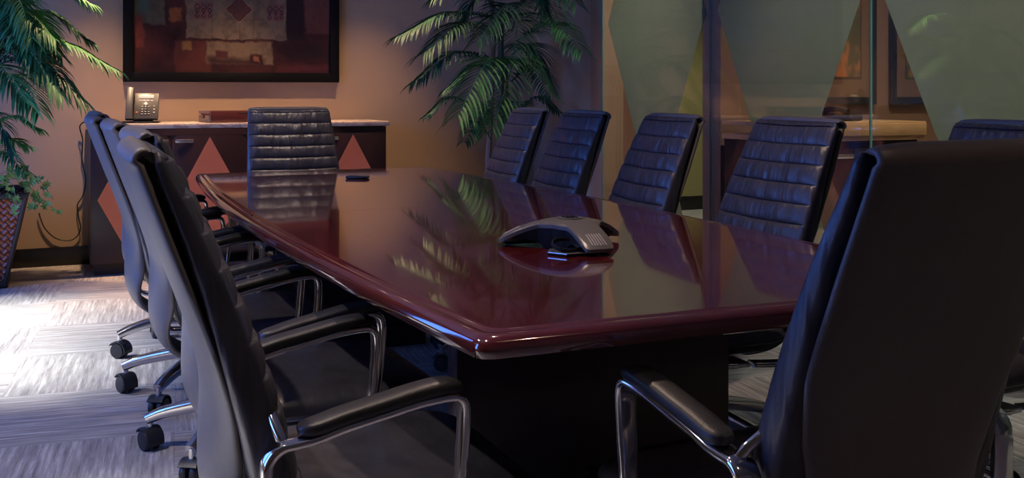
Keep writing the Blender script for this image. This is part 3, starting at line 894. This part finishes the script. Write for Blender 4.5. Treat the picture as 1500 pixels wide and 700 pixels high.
def basket(parent, s0, s1, h):
    """square tapered woven planter: s0 bottom half-size, s1 top half-size"""
    me = bpy.data.meshes.new('planter'); bm = bmesh.new(); uvl = bm.loops.layers.uv.new('UVMap')
    K = 8
    for k_ in range(4):
        R = Matrix.Rotation(k_ * PI / 2, 3, 'Z')
        for j in range(K):
            za, zb = .03 + (h - .06) * j / K, .03 + (h - .06) * (j + 1) / K
            sa, sb = s0 + (s1 - s0) * j / K, s0 + (s1 - s0) * (j + 1) / K
            ps = [(-sa, -sa, za), (sa, -sa, za), (sb, -sb, zb), (-sb, -sb, zb)]
            f = bm.faces.new([bm.verts.new(R @ Vector(q)) for q in ps])
            for lp, q in zip(f.loops, ps): lp[uvl].uv = (q[0], q[2])
    bmesh.ops.remove_doubles(bm, verts=bm.verts, dist=1e-5); bm.to_mesh(me); bm.free(); me.materials.append(M['weave'])
    o = bpy.data.objects.new('woven_planter', me); C.objects.link(o); o.parent = parent
    r = MB(); r.sweep([(s1 * a, s1 * b, h - .02) for a, b in ((-1, -1), (0, -1), (1, -1), (1, 0), (1, 1), (0, 1), (-1, 1), (-1, 0))], .035, .035, Vector((0, 0, 1)), 10, .7, closed=True)
    r.box((0, 0, .022), (2 * s0 + .03, 2 * s0 + .03, .044), .008)
    for a, b in ((-1, -1), (1, -1), (1, 1), (-1, 1)): r.tube([(a * s0, b * s0, .03), (a * s1, b * s1, h - .02)], .014, 8)
    r.build('planter_rim', M['rim'], parent)
    MB().box((0, 0, h - .075), (2 * s1 - .06, 2 * s1 - .06, .03), .005).build('soil', M['soil'], parent)

def palm(loc, label, canes, fronds, s0, s1, h, rzb=0):
    t = thing('potted_palm', loc, label, 'plant'); O = Vector(loc)
    basket(t, s0, s1, h)
    for (a, b, r_, m_) in canes:
        MB().tube([(a[0], a[1], h - .07), ((a[0] + b[0]) / 2 + .01, (a[1] + b[1]) / 2, (h + b[2]) / 2), b], r_, 8).build('stem', M[m_], t)
    for fr in fronds:
        (x0, y0, Y0_), (xm, ym, Ym_), (x1, y1, Y1_), ll, m_ = fr[:5]
        kw = fr[5] if len(fr) > 5 else {}
        frond(t, ony(x0, y0, Y0_) - O, ony(xm, ym, Ym_) - O, ony(x1, y1, Y1_) - O, ll, m_, **kw)
    return t

PL = (-.45, 6.88, 0)
fl = [((-30, 90, 6.85), (75, 58, 6.7), (165, 100, 6.6), .20, 'leafA'),
      ((-30, 70, 6.9), (60, 18, 6.9), (128, 58, 6.9), .19, 'leafB'),
      ((-40, 30, 6.9), (60, -28, 6.8), (132, 6, 6.8), .18, 'leafA'),
      ((-40, 110, 6.8), (50, 84, 6.6), (122, 148, 6.5), .21, 'leafB'),
      ((-50, 95, 6.8), (30, 66, 6.5), (88, 138, 6.4), .22, 'leafA'),
      ((-50, 120, 6.7), (-5, 96, 6.45), (38, 150, 6.35), .22, 'leafA'),
      ((-60, 60, 6.8), (10, 14, 6.6), (60, 62, 6.45), .20, 'leafA'),
      ((-60, 30, 6.8), (0, -22, 6.6), (48, 30, 6.5), .20, 'leafC'),
      ((-40, 215, 6.7), (10, 172, 6.6), (55, 188, 6.6), .13, 'leafC', dict(n=18)),
      ((-40, 250, 6.7), (5, 206, 6.55), (40, 214, 6.5), .12, 'leafC', dict(n=16)),
      ((-40, 262, 6.75), (0, 222, 6.6), (34, 250, 6.5), .11, 'leafA', dict(n=16)),
      ((-50, 180, 6.8), (-10, 168, 6.5), (18, 222, 6.45), .14, 'leafB', dict(n=16)),
      ((-60, 100, 6.9), (-120, 50, 6.8), (-190, 110, 6.7), .20, 'leafA'),
      ((-60, 60, 6.9), (-110, 0, 6.7), (-170, 30, 6.5), .20, 'leafB'),
      ((-60, -10, 6.9), (-30, -90, 6.9), (30, -95, 6.9), .20, 'leafB'),
      ((-60, 0, 6.9), (-80, -100, 6.8), (-140, -80, 6.8), .20, 'leafA'),
      ((-50, 170, 6.8), (-100, 150, 6.6), (-150, 200, 6.5), .16, 'leafA')]
_r = random.Random(11)
for k_ in range(11):
    tx, ty = _r.uniform(15, 105), _r.uniform(5, 165); yy = _r.uniform(6.35, 6.8)
    fl.append(((-45, ty - 10 + _r.uniform(-25, 35), 6.85), (tx * .45, ty - _r.uniform(38, 60), yy + .1), (tx, ty, yy), _r.uniform(.17, .21), _r.choice(['leafA', 'leafB', 'leafC', 'leafA'])))
palm(PL, 'leafy green palm in a woven rust basket at the left edge by the back wall',
     [((-.04, 0), (-.02, -.05, 1.35), .012, 'cane'), ((.05, .03), (.04, -.03, 1.45), .012, 'cane'), ((0, -.06), (.09, -.12, 1.0), .010, 'cane'),
      ((-.08, .02), (-.12, -.02, 1.6), .013, 'cane'), ((.07, -.04), (.16, -.10, .95), .008, 'cane')],
     fl, .19, .30, .555)

def at6(x, y, Y): return ony(x, y, Y)
PR = (2.86, 6.90, 0)
fr_ = [((738, 30, 6.8), (660, 18, 6.7), (586, 52, 6.65), .23, 'leafB', dict(n=30)),
       ((735, 60, 6.8), (680, 34, 6.6), (622, 78, 6.5), .23, 'leafB', dict(n=28)),
       ((735, 100, 6.8), (672, 76, 6.65), (606, 122, 6.6), .20, 'leafB'),
       ((745, 100, 6.6), (716, 88, 6.3), (672, 168, 6.15), .26, 'leafA', dict(n=24, wd=.0095)),
       ((748, 100, 6.6), (752, 92, 6.35), (722, 188, 6.2), .24, 'leafA', dict(n=22, wd=.009)),
       ((755, 60, 6.7), (812, 34, 6.45), (852, 76, 6.15), .20, 'leafA', dict(n=24, wd=.0085)),
       ((745, 30, 6.6), (742, 6, 6.35), (700, 60, 6.2), .22, 'leafB', dict(n=24)),
       ((750, 45, 6.6), (758, 22, 6.3), (752, 92, 6.15), .23, 'leafB', dict(n=24)),
       ((750, 80, 6.7), (775, 66, 6.5), (806, 122, 6.4), .22, 'leafB', dict(n=22)),
       ((735, 0, 6.8), (690, -35, 6.7), (640, -5, 6.7), .22, 'leafB'),
       ((745, -10, 6.8), (795, -40, 6.4), (842, 5, 6.1), .22, 'leafB'),
       ((740, -20, 6.7), (720, -60, 6.5), (690, -10, 6.3), .22, 'leafB'),
       ((748, -20, 6.7), (775, -50, 6.5), (800, 20, 6.4), .22, 'leafB'),
       ((722, 180, 6.85), (665, 142, 6.8), (624, 170, 6.8), .12, 'leafB', dict(n=18)),
       ((745, 180, 6.95), (785, 142, 6.75), (816, 162, 6.62), .12, 'leafB', dict(n=18)),
       ((720, 205, 6.8), (700, 178, 6.7), (682, 206, 6.6), .12, 'leafB', dict(n=12, wd=.0095)),
       ((722, 190, 6.7), (708, 150, 6.5), (690, 190, 6.4), .18, 'leafA', dict(n=16, wd=.009)),
       ((745, 190, 6.8), (760, 150, 6.6), (742, 200, 6.5), .14, 'leafB', dict(n=16)),
       ((745, 20, 6.9), (790, -10, 6.7), (820, 30, 6.35), .20, 'leafB'),
       ((735, 20, 6.9), (700, -5, 7.0), (668, 40, 7.1), .20, 'leafB'),
       ((740, 120, 6.9), (700, 96, 6.95), (655, 130, 7.0), .18, 'leafB'),
       ((748, 120, 6.9), (780, 96, 6.75), (808, 140, 6.45), .16, 'leafB')]
palm(PR, 'tall dark palm with stems rising behind the right-hand chairs in the far corner',
     [((-.06, 0), (-.03, -.06, 1.50), .022, 'trunk'), ((.00, -.05), (.02, -.08, 1.65), .019, 'cane'), ((.06, .02), (.05, -.02, 1.75), .017, 'cane'),
      ((-.02, .06), (.00, .02, 1.95), .015, 'cane'), ((.10, -.02), (.08, -.04, 1.35), .013, 'cane')],
     fr_, .16, .22, .42)

# ivy trailing from the left basket
t = thing('trailing_ivy', (-.50, 6.60, .50), 'trailing ivy with pale green leaves hanging over the basket rim', 'plant'); O = Vector((-.50, 6.60, .50))
vines = [[(-30, 268, 6.62), (20, 262, 6.52), (45, 275, 6.5), (62, 292, 6.5), (88, 312, 6.5)],
         [(-30, 262, 6.6), (30, 256, 6.5), (55, 262, 6.5), (78, 292, 6.5)],
         [(-20, 272, 6.6), (15, 268, 6.48), (22, 285, 6.46), (26, 312, 6.46)],
         [(-10, 266, 6.6), (35, 262, 6.48), (48, 288, 6.48), (52, 306, 6.48)],
         [(-30, 262, 6.6), (10, 252, 6.5), (38, 250, 6.5), (58, 262, 6.52)]]
for vpts in vines:
    c = bez([ony(*q) - O for q in vpts], 26)
    MB().tube(c, .002, 5).build('vine', M['cane'], t)
    lf = MB()
    for j in range(4, len(c), 2):
        for _ in range(1):
            s = random.uniform(.020, .034); a = random.uniform(0, 2 * PI)
            out = [(0, 0), (.5, .25), (.95, .1), (.62, .55), (.75, 1.0), (.28, .85), (0, 1.45), (-.28, .85), (-.75, 1.0), (-.62, .55), (-.95, .1), (-.5, .25)]
            R = Matrix.Rotation(a, 3, 'Y') @ Matrix.Rotation(random.uniform(-.7, .7), 3, 'X') @ Matrix.Rotation(random.uniform(-.6, .6), 3, 'Z')
            ctr = c[j] + Vector((random.uniform(-.02, .02), random.uniform(-.03, .01), random.uniform(-.02, .02)))
            vs = [ctr + R @ Vector((x * s, -.15 * s * abs(x), -y * s)) for x, y in out] + [ctr + R @ Vector((0, .004, -.5 * s))]
            lf.add(vs, [[12, i, (i + 1) % 12] for i in range(12)])
    lf.build('ivy_leaves', M['ivy'], t, 0)

# ------------------------------------------------------------------ lamps
def downlight(x, y, power, col, size=60, blend=.5, label=None, tilt=(0, 0), r=.03):
    f = thing('ceiling_downlight', (x, y, HC), label, 'ceiling light', 0, 'recessed ceiling downlights')
    MB().lathe([(.075, 0), (.075, -.006), (.058, -.008), (.055, -.002)], 24).build('trim_ring', M['white'], f)
    MB().lathe([(.054, -.0005), (.054, -.0025)], 24).build('lens', M['lamp'], f)
    l = bpy.data.lights.new('downlight', 'SPOT'); l.energy = power; l.color = col; l.spot_size = math.radians(size); l.spot_blend = blend; l.shadow_soft_size = r
    o = bpy.data.objects.new('downlight_lamp', l); C.objects.link(o); o.location = (x, y, HC - .02); o.rotation_euler = (tilt[0], tilt[1], 0)
    return o
WARM = (1, .62, .36)
# wall washers above the credenza (narrow beams: the wall is bright low down, dark above)
downlight(.25, 6.80, 340, WARM, 62, 1.0, 'ceiling downlight above the left end of the credenza', (0, 0))
downlight(1.15, 6.80, 340, WARM, 62, 1.0, 'ceiling downlight above the middle of the credenza', (0, 0))
downlight(2.05, 6.80, 230, WARM, 62, 1.0, 'ceiling downlight above the right end of the credenza', (0, 0))
downlight(1.2, 4.9, 110, (1, .75, .58), 70, .8, 'ceiling downlight over the far end of the table')
downlight(1.2, 2.6, 110, (1, .72, .55), 85, .8, 'ceiling downlight over the near half of the table')
downlight(1.5, .2, 25, (1, .68, .5), 90, .8, 'ceiling downlight behind the camera')
downlight(-.6, 2.6, 150, (1, .86, .78), 100, .9, 'ceiling downlight left of the table')
# added fill lamps: in the room first, then beyond the glass
downlight(2.6, 5.6, 60, (1, .68, .48), 85, 1.0, 'added warm fill light near the tall palm')  # unseen lamp added to warm the palm, side wall and trim
downlight(.12, 1.55, 75, (1, .80, .66), 48, .7, 'added narrow fill light over the nearest left-hand chair')  # added spot, out of view, brightens this seat and the table corner
GW = (1, .97, .84)
downlight(4.15, 5.75, 150, GW, 120, 1.0, 'added fill light in the corridor beyond the glass')  # added close to the glass to light the first frosted panel from behind
downlight(5.1, 7.3, 150, (1, .92, .75), 120, 1.0, 'added fill light deep in the corridor beyond the glass')  # unseen lamp added to light the far corridor walls
downlight(5.4, 3.7, 30, (1, .80, .55), 115, 1.0, 'added dim fill light over the neighbouring office')  # weak unseen lamp, added to lift the office behind the glass
downlight(4.15, 4.1, 120, GW, 110, 1.0, 'added fill light above the office cabinet beyond the glass')  # added behind the second frosted panel, also brightens the wood top
downlight(4.15, 2.9, 140, GW, 120, 1.0, 'added fill light just beyond the glass, level with the near table half')  # unseen lamp added to brighten the frosted film from its far side
downlight(4.15, 1.6, 150, GW, 120, 1.0, 'added fill light just beyond the glass, level with the near table end')  # added as well for the frosted film, at the near end

def area(x, y, z, rot, sx_, sy_, power, col):
    l = bpy.data.lights.new('daylight', 'AREA'); l.shape = 'RECTANGLE'; l.size = sx_; l.size_y = sy_; l.spread = math.radians(105); l.energy = power; l.color = col
    o = bpy.data.objects.new('window_daylight', l); C.objects.link(o); o.location = (x, y, z); o.rotation_euler = rot; return o
BLUE = (.08, .22, 1.0)
for (ya, yb, za, zb), pw in zip(WL, (108, 62)):
    area(X0 - .28, (ya + yb) / 2, (za + zb) / 2, (0, -PI / 2, 0), zb - za, yb - ya, pw, BLUE).data.spread = math.radians(150 if pw > 65 else 150)
s = bpy.data.lights.new('sun', 'SUN'); s.energy = 24; s.color = (1, .93, .88); s.angle = math.radians(14)
so = bpy.data.objects.new('sun', s); C.objects.link(so)
d = Vector((1.0, -.10, -1.15)).normalized()
so.rotation_euler = d.to_track_quat('-Z', 'Y').to_euler(); so.location = (-4, 5, 5)

w = bpy.data.worlds.new('world'); bpy.context.scene.world = w; w.use_nodes = True
w.node_tree.nodes['Background'].inputs[0].default_value = (.25, .42, 1.0, 1); w.node_tree.nodes['Background'].inputs[1].default_value = .35

# ------------------------------------------------------------------ camera
cam = bpy.data.cameras.new('camera'); co = bpy.data.objects.new('camera', cam); C.objects.link(co)
co.location = (0, 0, CH); co.rotation_euler = (PI / 2, 0, -TH)
cam.sensor_width = 36; cam.lens = F / 1500 * 36; cam.shift_y = (HY - 350) / 1500.0
cam.clip_start = .05
sc = bpy.context.scene; sc.camera = co
sc.view_settings.view_transform = 'Standard'; sc.view_settings.look = 'None'; sc.view_settings.gamma = 1
sc.view_settings.use_curve_mapping = False; sc.view_settings.exposure = 0.0
